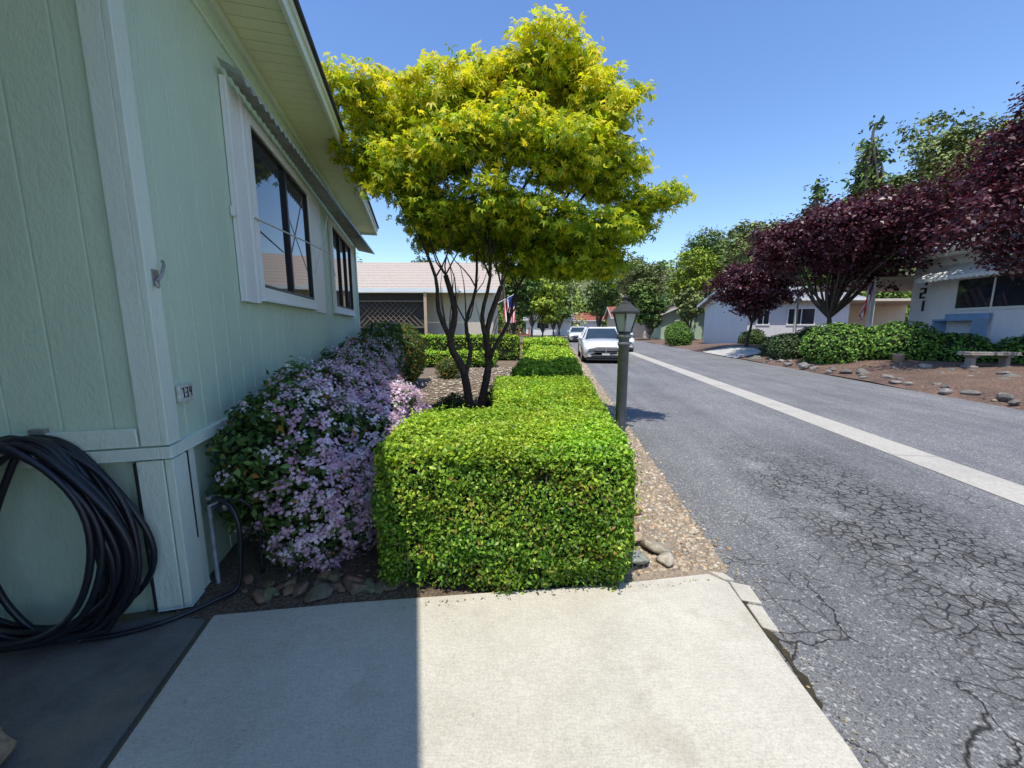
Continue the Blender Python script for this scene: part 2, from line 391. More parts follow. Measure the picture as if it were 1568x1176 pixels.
b.siding(H, 0, 7.6, 0, .93, 3.86, .203)
b.siding(H, -6.5, 0, 0, .93, 3.86, .203, 'p', -1)
b.siding(H, 0, 7.6, -.03, 0, .90, .30)
b.siding(H, -6.5, -.0, .03, 0, .90, .30, 'p', -1)
b.box(H, .10, 7.58, -6.5, -.06, .0, 3.80)
b.add([H(7.6,0,0), H(7.6,-6.5,0), H(7.6,-6.5,3.9), H(7.6,-3.2,4.7), H(7.6,0,3.9)], [(0,1,2,3,4)])
b.box(H, -5.9, -5.6, -6.5, .2, 0, 3.79)       # added wall, unseen behind the viewer, cuts light on the end wall
b.box(H, -5.6, -2.2, -6.4, -3.4, 0, 3.79)     # added unseen block in the carport, also darkens the end wall
b.obj('walls', [M_mint], gh)
b = MB()
b.box(H, -.022, .085, -.012, .022, .945, 3.8)
b.box(H, -.022, -.001, -.10, -.012, .945, 3.8)
b.box(H, -.030, 7.6, -.02, .030, .875, .935); b.box(H, -.030, .0, -6.5, -.02, .875, .935)
b.box(H, -.026, -.001, -6.5, -.11, .945, 1.04)
b.box(H, -.02, .11, -.01, .028, .02, .865); b.box(H, -.024, .006, -.13, -.015, .02, .865)
b.box(H, .13, .20, -.012, .018, .02, .865)
b.box(H, 7.5, 7.62, 0, .022, .945, 3.8)
b.box(H, 0.09, 7.5, .002, .014, 3.545, 3.575)
b.box(H, 0.09, 7.5, .002, .03, 3.70, 3.78)
b.obj('trim', [M_trim], gh, .004)
b = MB(); b.box(H, .112, .130, -.02, .024, .35, .9); b.box(H, -.03, 0.0, -.14, -.131, .02, .86); b.obj('skirt_gap', [M_black], gh)
b = MB()
x = -6.
while x < 8.0:
    b.box(H, x, x+.118, .001, .455, 3.79, 3.805); x += .125
b.box(H, -6, 8., -6.5, .455, 3.81, 3.83)
b.obj('soffit', [M_sof], gh)
b = MB(); b.box(H, -6.2, 8.02, .457, .482, 3.74, 3.90); b.box(H, 8.0, 8.02, -6.5, .456, 3.74, 3.9); b.box(H, -6.2, 8.02, .483, .50, 3.84, 3.91); b.obj('fascia', [M_fascia], gh, .003)
b = MB()
b.hexa([H(-6.25,.53,3.905), H(8.05,.53,3.905), H(8.05,-3.2,4.85), H(-6.25,-3.2,4.85), H(-6.25,.53,3.94), H(8.05,.53,3.94), H(8.05,-3.2,4.89), H(-6.25,-3.2,4.89)])
b.hexa([H(-6.25,-3.2,4.85), H(8.05,-3.2,4.85), H(8.05,-7,3.9), H(-6.25,-7,3.9), H(-6.25,-3.2,4.89), H(8.05,-3.2,4.89), H(8.05,-7,3.94), H(-6.25,-7,3.94)])
b.obj('roof', [M_shing], gh)
b = MB()
for s_ in (-5.55, -3.2):
    b.box(H, s_, s_+.1, .3, .4, 0, 3.79)
b.obj('carport_posts', [M_white], gh, .004)
def win(s0, s1, z0, z1, fw, mull, nm):
    b = MB()
    b.box(H, s0-fw, s0, .004, .05, z0-fw, z1+fw); b.box(H, s1, s1+fw, .004, .05, z0-fw, z1+fw)
    b.box(H, s0, s1, .004, .05, z0-fw, z0); b.box(H, s0, s1, .004, .05, z1, z1+fw)
    b.box(H, s0-fw-.02, s1+fw+.02, .004, .075, z0-fw-.03, z0-fw-.002)
    b.obj(nm+'_frame', [M_white], gh, .004)
    b = MB()
    e = .03
    b.box(H, s0+.001, s0+e, .004, .04, z0+.001, z1-.001); b.box(H, s1-e, s1-.001, .004, .04, z0+.001, z1-.001)
    b.box(H, s0+e, s1-e, .004, .04, z0+.001, z0+e); b.box(H, s0+e, s1-e, .004, .04, z1-e, z1-.001)
    for m in mull: b.box(H, m-.025, m+.025, .004, .045, z0+e, z1-e)
    b.obj(nm+'_sash', [M_black], gh, .003)
    b = MB(); b.add([H(s0+e,.015,z0+e), H(s1-e,.015,z0+e), H(s1-e,.015,z1-e), H(s0+e,.015,z1-e)], [(0,1,2,3)]); b.obj(nm+'_glass', [M_glass], gh)
win(1.48, 3.22, 1.88, 3.16, .09, [2.35], 'window'); win(4.7, 6.6, 1.88, 3.16, .09, [5.33, 5.96], 'rear_window')
b = MB()
b.box(H, 1.08, 1.37, .004, .03, 1.74, 3.30); b.box(H, 1.08, 1.13, .03, .05, 1.74, 3.30); b.box(H, 1.32, 1.37, .03, .05, 1.74, 3.30)
b.box(H, 3.42, 3.95, .004, .03, 1.74, 3.27)
b.box(H, 1.05, 1.075, .004, .03, 2.35, 2.42)
b.obj('shutters', [M_white], gh, .004)
b = MB(); N_ = 260; vs = []
for i in range(N_+1):
    s_ = 1.02+(7.9-1.02)*i/N_; z_ = .016*math.sin(s_*2*math.pi/.11); pj = .17+.24*i/N_
    vs += [H(s_, .03, 3.36+z_), H(s_, pj, 3.29+z_), H(s_, pj+.01, 3.25+z_)]
b.add(vs, [(3*i+k, 3*i+k+1, 3*i+k+4, 3*i+k+3) for i in range(N_) for k in (0, 1)], 0, True)
t = NT('awning_metal'); t.l(t.ramp(t.noise(8, 4), [(.3, (.32,.33,.31)), (.7, (.55,.57,.53))]), t.b.inputs[0]); t.b.inputs['Roughness'].default_value = .4
b.obj('window_awning', [t.m], gh)
b = MB(); b.tube([H(1.36,.05,2.42), H(3.2,.30,2.46)], .008, 6); b.tube([H(3.3,.05,3.2), H(3.3,.3,2.2)], .007, 6); b.tube([H(3.3,.05,2.2), H(3.3,.25,2.95)], .006, 6)
b.obj('awning_arms', [M_white], gh)
M_gal = mat('galvanised', (.35,.34,.32), .5, 20, .3, 50, .2, metal=.6)
b = MB(); b.box(H, .02, .07, .023, .028, 1.75, 1.83); b.tube([H(.03,.03,1.77), H(.045,.05,1.80), H(.07,.055,1.86), H(.10,.035,1.88)], .007, 8); b.tube([H(.03,.03,1.77), H(.01,.05,1.74)], .006, 8)
b.obj('latch_hook', [M_gal], gh)
M_plate = mat('plate_paint', (.55,.56,.5), .5, 20, .3)
b = MB(); b.box(H, .13, .27, .003, .02, 1.14, 1.23); b.obj('number_plate', [M_plate], gh, .004)
SG = {'a':(0,.02,.05,.056),'b':(.016,.022,.028,.056),'c':(.016,.022,0,.028),'d':(0,.02,0,.006),'e':(0,.006,0,.028),'f':(0,.006,.028,.056),'g':(0,.02,.025,.031)}
b = MB()
for k, segs in enumerate(['abc', 'abgcd', 'fgbc']):
    x0 = .15+.037*k
    for q in segs:
        a0, a1, z0, z1 = SG[q]; b.box(H, x0+a0, x0+a1, .0205, .023, 1.157+z0, 1.157+z1)
b.obj('numerals', [M_black], gh)

# ---------------------------------------------------------------- hose
M_hose = mat('black_rubber', (.012,.014,.02), .38, 10, .2, 40, .1, spec=.5)
ho = empty('garden_hose'); b = MB()
for i in range(15):
    c = -.50+.03*rng.normal(); a = .14+.24*rng.random(); hh = .45+.08*rng.random(); zt = 1.03+.012*rng.normal(); off = -.05-.011*i
    if i in (0, 5): a = .40; hh = .49; c = -.50
    pts = []
    ph = rng.random()*6
    for k in range(49):
        th = 2*math.pi*k/48
        z = zt-hh+hh*math.cos(th); ww = a*math.sin(th)*(1-.25*math.cos(th))+.022*math.sin(3*th+ph)*math.sin(th)
        pts.append(H(off-.05*(1-math.cos(th))/2+.012*math.sin(2*th+ph), c+ww, max(z, .04+.004*i)))
    b.tube(pts, .0145, 8, cap=False)
pts = [H(-.2,-.35,.05), H(-.18,-.2,.034), H(-.13,-.02,.034), H(-.02,.14,.036), H(.06,.22,.05), H(.09,.24,.25), H(.10,.24,.42), H(.12,.2,.52), H(.16,.12,.56), H(.2,.06,.52)]
def smooth(p, n=6):
    p = [np.array(x) for x in p]; o = []
    for i in range(len(p)-1):
        a, b0, c, d = p[max(i-1,0)], p[i], p[i+1], p[min(i+2, len(p)-1)]
        for k in range(n):
            t = k/n; o.append(.5*((2*b0)+(c-a)*t+(2*a-5*b0+4*c-d)*t*t+(3*b0-a-3*c+d)*t**3))
    return o+[p[-1]]
b.tube(smooth(pts), .013, 8)
b.tube(smooth([H(.15,.1,.5), H(.18,.2,.54), H(.2,.28,.46), H(.22,.3,.3), H(.2,.3,.03)]), .013, 8)
b.obj('coils', [M_hose], ho)
b = MB(); b.box(H, -.03, -.002, -.53, -.47, .98, 1.06); b.tube([H(-.03,-.5,1.0), H(-.25,-.5,1.0), H(-.27,-.5,1.03)], .012, 8); b.obj('hanger', [M_gal], ho)
fa = empty('hose_faucet'); b = MB()
b.tube([H(.2,.06,0), H(.2,.06,.5)], .013, 10); b.tube([H(.2,.06,.5), H(.2,.12,.52), H(.19,.15,.47)], .014, 10)
b.lathe(H(.2,.08,.54), [(.005,0),(.03,.005),(.034,.012),(.03,.02),(.005,.022)], 12); b.tube([H(.2,.08,.5), H(.2,.08,.55)], .006, 8)
b.obj('pipe', [M_gal], fa)
M_burl = mat('burlap', (.42,.31,.19), .95, 30, .3, 120, .8)
V = []; F = []; nu, nv = 24, 14
for j_ in range(nv+1):
    for i in range(nu):
        th = 2*math.pi*i/nu; ph = math.pi*j_/nv; r = 1+.12*math.sin(3*th+2*ph)+.06*math.sin(7*th-3*ph)
        V.append((-1.86+.15*r*math.sin(ph)*math.cos(th), 1.06+.13*r*math.sin(ph)*math.sin(th), .02+.07+.07*math.cos(ph)*r))
for j_ in range(nv):
    for i in range(nu): F.append((j_*nu+i, j_*nu+(i+1)%nu, (j_+1)*nu+(i+1)%nu, (j_+1)*nu+i))
np_mesh('burlap_sack', V, F, [M_burl], None, None, True)

# ---------------------------------------------------------------- hedges & shrubs
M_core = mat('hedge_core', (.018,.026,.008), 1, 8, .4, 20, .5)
M_bark = mat('bark_dark', (.06,.045,.035), .9, 12, .5, 30, .8, .01)
M_bark2 = mat('bark_grey', (.12,.10,.08), .9, 12, .5, 30, .8, .01)
def hedge(name, quad, z0, z1, dens, L, pal, w=None, toppal=None, topw=None, bumpa=.03, seed=1, twigs=0, m=None):
    q = [np.array([x, y]) for x, y in quad]; par = empty(name)
    c = sum(q)/4; Ps = []; Ns = []; tops = []
    for i in range(4):
        a, d = q[i], q[(i+1) % 4]; e = d-a; Ln = np.linalg.norm(e); nn = np.array([e[1], -e[0]])/Ln
        if nn@((a+d)/2-c) < 0: nn = -nn
        n = int(Ln*(z1-z0)*dens); t = rng.random(n)[:, None]; z = z0+(z1-z0)*rng.random(n)
        P = np.concatenate([a+e*t, z[:, None]], 1); N = np.tile(np.array([nn[0], nn[1], 0.]), (n, 1))
        Ps.append(P); Ns.append(N); tops.append(np.zeros(n, bool))
    area = abs(np.cross(q[2]-q[0], q[3]-q[1]))/2; n = int(area*dens*1.15)
    u, v = rng.random((2, n, 1)); P = (q[0]*(1-u)+q[1]*u)*(1-v)+(q[3]*(1-u)+q[2]*u)*v
    Ps.append(np.concatenate([P, np.full((n, 1), z1)], 1)); Ns.append(np.tile([0, 0, 1.], (n, 1))); tops.append(np.ones(n, bool))
    P = np.concatenate(Ps); N = np.concatenate(Ns); T = np.concatenate(tops)
    keep = T | (wav(P, 22, seed+9) > -1.05) | (rng.random(len(P)) < .45)
    keep &= T | (rng.random(len(P)) < np.clip(.5+(P[:, 2]-z0)*3.5, 0, 1))
    P, N, T = P[keep], N[keep], T[keep]
    zt = np.clip((P[:, 2]-(z1-.14))/.14, 0, 1); P[~T] -= N[~T]*(.045*zt[~T]**2)[:, None]
    zb = np.clip((z0+.22-P[:, 2])/.22, 0, 1); P[~T] -= N[~T]*(.06*zb[~T]**1.5)[:, None]
    dist = np.full(len(P), 9.)
    for i in range(4):
        a, d = q[i], q[(i+1) % 4]; e = (d-a)/np.linalg.norm(d-a); nn = np.array([e[1], -e[0]]); dist = np.minimum(dist, np.abs((P[:, :2]-a)@nn))
    P[T, 2] -= .04*np.clip(1-dist[T]/.12, 0, 1)**2
    for qq in q:
        v_ = P[:, :2]-qq; r_ = np.linalg.norm(v_, axis=1); pull = np.clip(1-r_/.10, 0, 1)[:, None]; P[:, :2] += (c-qq)/np.linalg.norm(c-qq)*pull*.04
    P = P+N*(bumpa*wav(P, 7, seed)+bumpa*.8*wav(P, 24, seed+1)-np.abs(rng.normal(size=len(P)))*.035*(L/.024)**.5+.01)[:, None]
    stray = rng.random(len(P)) < .035; P[stray] += N[stray]*rng.random((stray.sum(), 1))*.06
    N2 = N*.55+rng.normal(size=P.shape)*.55+np.array([0, 0, .4])
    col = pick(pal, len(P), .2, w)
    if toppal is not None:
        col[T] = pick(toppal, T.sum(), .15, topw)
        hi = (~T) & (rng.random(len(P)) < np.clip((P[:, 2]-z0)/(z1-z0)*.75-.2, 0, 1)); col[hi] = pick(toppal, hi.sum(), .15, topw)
    col *= (1+.14*wav(P, 5, seed+4))[:, None]
    col[:, 0] *= .93+.10*wav(P, 9, seed+6)
    leaves('leaves', P, N2, L, col, m or M_leaf, par, asp=.55)
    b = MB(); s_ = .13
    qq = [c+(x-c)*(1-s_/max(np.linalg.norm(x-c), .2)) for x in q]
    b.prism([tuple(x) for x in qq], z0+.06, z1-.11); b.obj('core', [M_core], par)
    if twigs:
        b = MB()
        for k in range(twigs):
            x = q[0]+(q[1]-q[0])*rng.random(); y = x+(c-x)*.14*rng.random()+np.array([0, .03])
            z_ = rng.random()*.55
            b.tube([(y[0], y[1], z_), (y[0]+.05*rng.normal(), y[1]-.03*rng.random(), z_+.12), (y[0]+.08*rng.normal(), y[1], z_+.3)], .004, 5)
        b.obj('twigs', [M_bark2], par)
    return par
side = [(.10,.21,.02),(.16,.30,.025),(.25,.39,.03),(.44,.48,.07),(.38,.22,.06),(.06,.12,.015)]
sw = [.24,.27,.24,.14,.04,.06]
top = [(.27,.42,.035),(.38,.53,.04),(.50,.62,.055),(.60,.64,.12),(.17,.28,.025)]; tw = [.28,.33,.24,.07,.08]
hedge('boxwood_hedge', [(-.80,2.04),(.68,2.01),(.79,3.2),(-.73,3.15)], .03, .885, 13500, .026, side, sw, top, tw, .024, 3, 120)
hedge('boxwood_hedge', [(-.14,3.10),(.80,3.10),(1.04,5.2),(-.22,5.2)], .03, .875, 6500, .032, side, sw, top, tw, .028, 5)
hedge('boxwood_hedge', [(.02,5.7),(1.06,5.7),(1.90,12.8),(.6,12.8)], .03, .90, 1800, .055, side, sw, top, tw, .04, 7, m=M_far)
hedge('boxwood_hedge', [(.45,14),(2.0,14),(2.4,18.5),(.6,18.5)], .03, 1.0, 900, .08, side, sw, top, tw, .05, 9, m=M_far)
hedge('boxwood_hedge', [(-6.5,17.5),(.3,17.5),(.3,18.7),(-6.5,18.7)], .03, 1.12, 900, .08, side, sw, top, tw, .05, 11, m=M_far)
hedge('boxwood_hedge', [(-4.6,14.5),(-.6,14.5),(-.6,15.3),(-4.6,15.3)], .03, .6, 1000, .07, side, sw, top, tw, .05, 12, m=M_far)

def lump_points(lumps, dens, depth=.12, nb=.08, seed=1):
    Ps = []; Ns = []
    for i, (x, y, z, rx, ry, rz) in enumerate(lumps):
        area = 4*math.pi*((rx*ry)**1.6+(rx*rz)**1.6+(ry*rz)**1.6)**(1/1.6)/3**(1/1.6)
        n = int(area*dens); d = norm(rng.normal(size=(n, 3))); r = 1-np.abs(rng.normal(size=n))*depth+nb*wav(d*2+i, 3, seed+i)+nb*.6*wav(d*2+i, 8, seed+i+50)
        P = d*r[:, None]*np.array([rx, ry, rz])+np.array([x, y, z]); keep = P[:, 2] > .03
        for j_, (X, Y, Z, a, b_, c) in enumerate(lumps):
            if j_ != i:
                keep &= (((P-np.array([X, Y, Z]))/np.array([a, b_, c]))**2).sum(1) > .72
        Ps.append(P[keep]); Ns.append(norm(d/np.array([rx, ry, rz]))[keep])
    return np.concatenate(Ps), np.concatenate(Ns)
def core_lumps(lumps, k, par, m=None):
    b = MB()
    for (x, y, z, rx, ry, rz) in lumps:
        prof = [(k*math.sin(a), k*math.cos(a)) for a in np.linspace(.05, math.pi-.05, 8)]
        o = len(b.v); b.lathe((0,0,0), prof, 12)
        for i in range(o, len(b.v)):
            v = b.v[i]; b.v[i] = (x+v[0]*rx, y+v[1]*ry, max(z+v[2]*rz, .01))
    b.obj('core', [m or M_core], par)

fl = empty('indian_hawthorn_shrub'); lumps = []
def L_(s, p, z, a, b_, c): q = H(s, p, z); lumps.append((q[0], q[1], q[2], a, b_, c))
L_(.55,.42,.62,.50,.42,.52); L_(.60,.85,.46,.40,.45,.50); L_(.34,.60,.42,.34,.32,.42); L_(1.25,.45,.72,.5,.5,.50); L_(1.3,.88,.6,.40,.5,.5); L_(2.1,.45,.72,.45,.55,.5); L_(2.1,.8,.55,.38,.5,.5)
L_(3.0,.42,.72,.42,.6,.52); L_(3.9,.42,.74,.42,.6,.55); L_(4.8,.45,.75,.42,.6,.6); L_(5.8,.5,.8,.45,.6,.68); L_(6.9,.55,.85,.5,.65,.78)
P, N = lump_points(lumps, 1900, .12, .12, 21)
Hs = (P-H.o)@H.a; Hp = (P-H.o)@H.b; k = Hp > .03; P, N, Hs, Hp = P[k], N[k], Hs[k], Hp[k]
pal = [(.06,.115,.025),(.09,.17,.035),(.13,.23,.045),(.19,.29,.07),(.45,.22,.04),(.045,.08,.022)]
leaves('leaves', P+rng.normal(size=P.shape)*.018, N*.7+rng.normal(size=P.shape)*.55+[0,0,.4], .052+.004*np.clip(Hs, 0, 8), pick(pal, len(P), .22, [.28,.27,.2,.14,.03,.08]), M_leaf, fl, asp=.5)
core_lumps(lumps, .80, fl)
P, N = lump_points(lumps, 620, .03, .12, 21)
Hs = (P-H.o)@H.a; Hp = (P-H.o)@H.b
prob = np.clip((Hp-.28)*1.9, 0.05, 1)*np.clip(1.3-.45*np.abs(Hs-.9)/2.2, .05, 1)*np.where(wav(P, 9, 3) > -.3, 1, .25)
k = (rng.random(len(P)) < prob) & (Hp > .12); P, N = P[k], N[k]
P = P+N*.038
nf = 13
CP = np.repeat(P, nf, 0)+rng.normal(size=(len(P)*nf, 3))*np.array([.020,.020,.016]); CN = np.repeat(N, nf, 0)+rng.normal(size=CP.shape)*.5+[0,0,.3]
cc = pick([(.90,.66,.74),(.80,.54,.66),(.93,.80,.86),(.68,.40,.52)], len(P), .06); cc = np.repeat(cc, nf, 0)*(1+.08*rng.normal(size=(len(CP), 1)))
leaves('flowers', CP, CN, .0115, cc, M_flower, fl, asp=.6, lobes=5, spread=1.257, fold=.08)
sh = empty('shrub'); q = H(7.6,.9,.75); lm = [(q[0], q[1], .8, .5, .6, .82), (q[0]-.1, q[1]+1, .8, .5, .6, .8)]
P, N = lump_points(lm, 1000, .1, .08, 5); leaves('leaves', P, N+rng.normal(size=P.shape)*.6, .07, pick(pal, len(P), .2), M_leaf, sh); core_lumps(lm, .8, sh)
lp = empty('low_shrub'); lm = [(-.9,6.0,.22,.35,.3,.28), (-.25,6.6,.25,.35,.3,.3), (-1.9,11.5,.3,.4,.4,.35)]
P, N = lump_points(lm, 1400, .15, .12, 5); leaves('leaves', P, N+rng.normal(size=P.shape)*.6, .05, pick(pal, len(P), .2), M_leaf, lp); core_lumps(lm, .75, lp)
n = 1400; P = np.stack([-2.6+2.6*rng.random(n), 5.5+9*rng.random(n), np.full(n, .02)], 1)
stones('yard_stones', P, .035, [(.46,.38,.28),(.34,.28,.2),(.58,.52,.42)], .5)

# ---------------------------------------------------------------- trees
def wig(p0, p1, k, amp, bow=0):
    p0, p1 = np.array(p0, float), np.array(p1, float); L = np.linalg.norm(p1-p0); o = []
    d1, d2 = np.clip(rng.normal(size=(2, 3)), -1, 1)
    for i in range(k+1):
        t = i/k; o.append(p0+(p1-p0)*t+(d1*math.sin(math.pi*t)+d2*.6*math.sin(2*math.pi*t))*amp*L+np.array([0, 0, bow*L*math.sin(math.pi*t)]))
    return o
def crown_pts(lumps, nc, M, rc, inner=.45, flat=.55):
    L = np.array(lumps, float); vol = L[:, 3]*L[:, 4]*L[:, 5]; wgt = vol**(.75); wgt /= wgt.sum()
    idx = rng.choice(len(L), nc, p=wgt); d = norm(rng.normal(size=(nc, 3))); r = inner+(1.10-inner)*rng.random(nc)**.55
    C = L[idx, :3]+d*r[:, None]*L[idx, 3:]
    rr = np.repeat(rc*(.6+.8*rng.random(nc)), M)[:, None]
    P = np.repeat(C, M, 0)+rng.normal(size=(nc*M, 3))*rr*np.array([1, 1, flat])
    N = np.repeat(d*.5, M, 0)+rng.normal(size=(nc*M, 3))*.45+np.array([0, 0, .65])
    return C, P, N, np.repeat(r, M), np.repeat(rng.random(nc), M)
def tree(name, base, lumps, nc, M, rc, L, pal, w=None, r0=.15, fork=1.5, m=M_leaf, bark=None, lobes=1, asp=.5, twig=40, inner=.45, newpal=None, stems=None, flat=.55, ntips=2):
    par = empty(name); C, P, N, r, cr = crown_pts(lumps, nc, M, rc, inner, flat)
    b = MB(); base = np.array(base, float)
    if stems is None:
        stems = [wig(base, base+[.1*rng.normal(), .1*rng.normal(), fork], 4, .03)]
    for si, st in enumerate(stems):
        k = len(st); rr = r0 if si < 2 else r0*.62; q_ = 3*(k-1)
        b.tube(smooth(st, 3), [rr*(1.35 if (i == 0 and si < 2) else (1.12-.55*i/q_ if si < 2 else 1.-.62*i/q_)) for i in range(q_+1)], 10)
    tips = [np.array(st[-1]) for st in stems]
    for i, lp_ in enumerate(lumps):
        c = np.array(lp_[:3]); tp = min(tips, key=lambda q: np.linalg.norm(q-c)); pts = wig(tp, c, 5, .05, .04)
        b.tube(smooth(pts, 2), list(np.linspace(r0*.42, r0*.12, 11)), 7)
        for q in range(max(1, twig//len(lumps))):
            e = c+norm(rng.normal(size=(1, 3)))[0]*np.array(lp_[3:])*.75
            s0 = pts[rng.integers(3, 6)]
            b.tube(wig(s0, e, 4, .05), list(np.linspace(r0*.14, r0*.03, 5)), 5, cap=False)
    if stems is not None and len(stems) > 2:
        for st in stems:
            for q in range(9):
                j_ = rng.integers(len(st)//2, len(st)); s0 = np.array(st[j_]); e = s0+np.clip(rng.normal(size=3), -1.2, 1.2)*np.array([.28,.3,.12])+[0,0,.6+.4*rng.random()]
                b.tube(wig(s0, e, 5, .06), list(np.linspace(r0*.2, r0*.04, 6)), 5, cap=False)
    b.obj('trunk', [bark or M_bark], par)
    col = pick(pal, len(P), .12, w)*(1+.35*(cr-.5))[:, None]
    if newpal is not None:
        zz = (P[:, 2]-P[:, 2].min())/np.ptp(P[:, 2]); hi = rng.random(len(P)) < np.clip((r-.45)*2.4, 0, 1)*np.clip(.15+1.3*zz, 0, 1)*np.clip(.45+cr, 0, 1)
        col[hi] = pick(newpal, hi.sum(), .1)  # yellow new growth, mostly on upper and outer leaves
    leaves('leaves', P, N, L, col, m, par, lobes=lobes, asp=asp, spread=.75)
    return par
ml = [(-1.90,5.5,4.42,.45,.6,.32),(-1.42,5.8,4.15,.5,.7,.36),(-.85,5.4,4.25,.6,.8,.36),(-.30,5.6,4.52,.45,.7,.32),(.02,5.7,4.62,.45,.7,.32),(.38,5.4,4.78,.45,.7,.32),(.80,5.8,4.72,.42,.7,.30),(1.15,5.4,4.2,.45,.7,.36),
      (-1.85,5.6,3.75,.42,.6,.28),(-1.3,5.2,3.40,.5,.6,.32),(-.65,4.9,3.60,.55,.5,.32),(.05,4.9,3.80,.55,.5,.34),(.65,5.0,3.6,.5,.6,.32),(1.30,5.5,3.55,.48,.6,.30),(1.95,5.6,3.28,.38,.4,.17),(1.6,5.8,3.0,.38,.5,.22),
      (-.95,5.2,2.95,.42,.5,.22),(-.2,5.1,3.0,.55,.6,.26),(.5,5.3,2.85,.55,.7,.26),(1.10,5.4,2.75,.5,.6,.26),(.85,5.6,2.45,.42,.6,.22),(1.3,5.9,2.48,.35,.5,.22),(-.1,6.4,2.9,.6,.5,.32),(-1.1,6.3,3.0,.5,.5,.26),(.28,5.8,2.50,.45,.6,.2),(-.45,6.0,2.75,.42,.5,.2)]
st = [[(-.58,5.62,0),(-.64,5.6,.5),(-.72,5.58,.95),(-.88,5.52,1.30),(-.80,5.5,1.75),(-.92,5.5,2.25)],
      [(-.52,5.62,0),(-.44,5.64,.5),(-.34,5.62,1.0),(-.36,5.6,1.5),(-.15,5.5,2.1)],
      [(-.68,5.56,.85),(-.60,5.6,1.2),(-.66,5.6,1.6),(-.52,5.7,2.1),(-.5,5.7,2.8)],
      [(-.40,5.6,.8),(-.28,5.75,1.2),(-.06,5.8,1.6),(.08,5.8,2.1),(.4,5.8,2.6)],
      [(-.86,5.5,1.35),(-1.00,5.35,1.75),(-1.02,5.3,2.2),(-1.25,5.3,2.8)],[(-.36,5.6,1.3),(-.42,5.5,1.7),(-.30,5.4,2.2),(-.3,5.3,2.8)]]
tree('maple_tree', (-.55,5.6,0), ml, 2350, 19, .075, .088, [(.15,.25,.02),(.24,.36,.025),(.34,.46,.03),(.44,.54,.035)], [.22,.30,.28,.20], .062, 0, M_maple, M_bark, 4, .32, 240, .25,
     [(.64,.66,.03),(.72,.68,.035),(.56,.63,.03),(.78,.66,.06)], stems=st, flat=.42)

pp = [(.040,.012,.020),(.07,.019,.030),(.11,.030,.042),(.18,.068,.075)]; pw = [.28,.32,.25,.15]
def rl(cx, cy, cz, R_, Rz, n, r):
    o = []
    for i in range(n):
        d = norm(rng.normal(size=(1, 3)))[0]; k = .68*rng.random()**.4
        rr = r*(.75+.5*rng.random()); o.append((cx+d[0]*k*R_, cy+d[1]*k*R_, cz+d[2]*k*Rz, rr, rr, rr*.75))
    return o
tree('purple_plum_tree', (13.2,16.3,.4), rl(13.6,16.3,5.15,4.3,2.1,28,1.05), 1650, 24, .22, .16, pp, pw, .13, 1.5, M_plum, M_bark, twig=66)
tree('purple_plum_tree', (13.2,21.8,.4), rl(13.2,21.8,3.7,2.6,1.6,13,.85), 650, 20, .2, .18, pp, pw, .10, 1.3, M_plum, M_bark, twig=40)
tree('purple_plum_tree', (15.4,10.6,.4), rl(15.4,10.6,5.8,3.1,2.5,24,1.0)+[(11.7,10.5,3.95,.65,.7,.38),(12.2,10.4,4.5,.75,.8,.5),(12.7,10.4,3.9,.8,.8,.5),(12.9,10.5,5.3,.8,.8,.6),(13.3,10.3,3.4,.8,.8,.45),(14.3,10.3,3.4,.8,.8,.45),(13.4,10.6,6.3,.8,.8,.6),(13.7,10.6,7.2,.75,.7,.6),(14.4,10.6,7.6,.8,.7,.6)], 2100, 25, .2, .13, pp, pw, .15, 1.6, M_plum, M_bark, twig=90)

gp = [(.05,.10,.025),(.085,.15,.035),(.13,.20,.05),(.19,.26,.07)]; gw = [.25,.35,.27,.13]
gp2 = [(.11,.15,.05),(.17,.22,.07),(.24,.29,.10),(.30,.34,.13)]
gy = [(.18,.26,.03),(.26,.35,.045),(.35,.42,.06)]
def gt(x, y, h, wd, pal=gp, nm='oak_tree', L=.34, nc=450, lo=.35, n=16):
    cz = h*(1+lo)/2; rz = h*(1-lo)/2
    tree(nm, (x, y, 0), rl(x, y, cz, wd/2, rz, n, wd*.17), nc, 18, wd*.035, L, pal, None, h*.018, h*lo*.8, M_far, M_bark2, twig=28)
def conifer(x, y, h, wd, pal=gp, L=.42, nc=520):
    lm = []
    for k in range(26):
        t = k/25; z = h*(.15+.83*t); r = wd/2*(1-t)**.8+.12; a = rng.random()*6.28; rr = max(.4, r*.75)
        lm.append((x+math.cos(a)*r*.3, y+math.sin(a)*r*.3, z, rr, rr, max(.35, rr*.5)))
    tree('cedar_tree', (x, y, 0), lm, nc, 18, .35, L, pal, None, h*.012, h*.9, M_far, M_bark2, twig=26)
gt(34.0,32.0,20,9,gp2,nc=800,lo=.3,n=22); gt(37.5,33,18,8,gp,nc=500,lo=.3); gt(44,31,23,11,gp,nc=700,lo=.3); gt(40,36,21,9,gp,nc=500,lo=.3)
conifer(29.0,33.5,18,6); conifer(32,37,18,6,gp2); conifer(30.8,36,16,5.5,gp); conifer(26.5,35.5,14,5); gt(36.5,40,18,7,gp2); gt(29.5,39,14,8,gp2)
gt(20.0,33,10.8,7,gp2,'olive_tree'); gt(24,38,12,8,gp2,'olive_tree'); gt(27,37,12.5,8,gp)
gt(21.5,48,11.5,8,gy,'cottonwood_tree'); gt(19.5,58,13,9,gp2); gt(26,52,14,10,gp); gt(31,60,17,12,gp2); gt(24.5,44,9,6,gy,'cottonwood_tree',lo=.15)
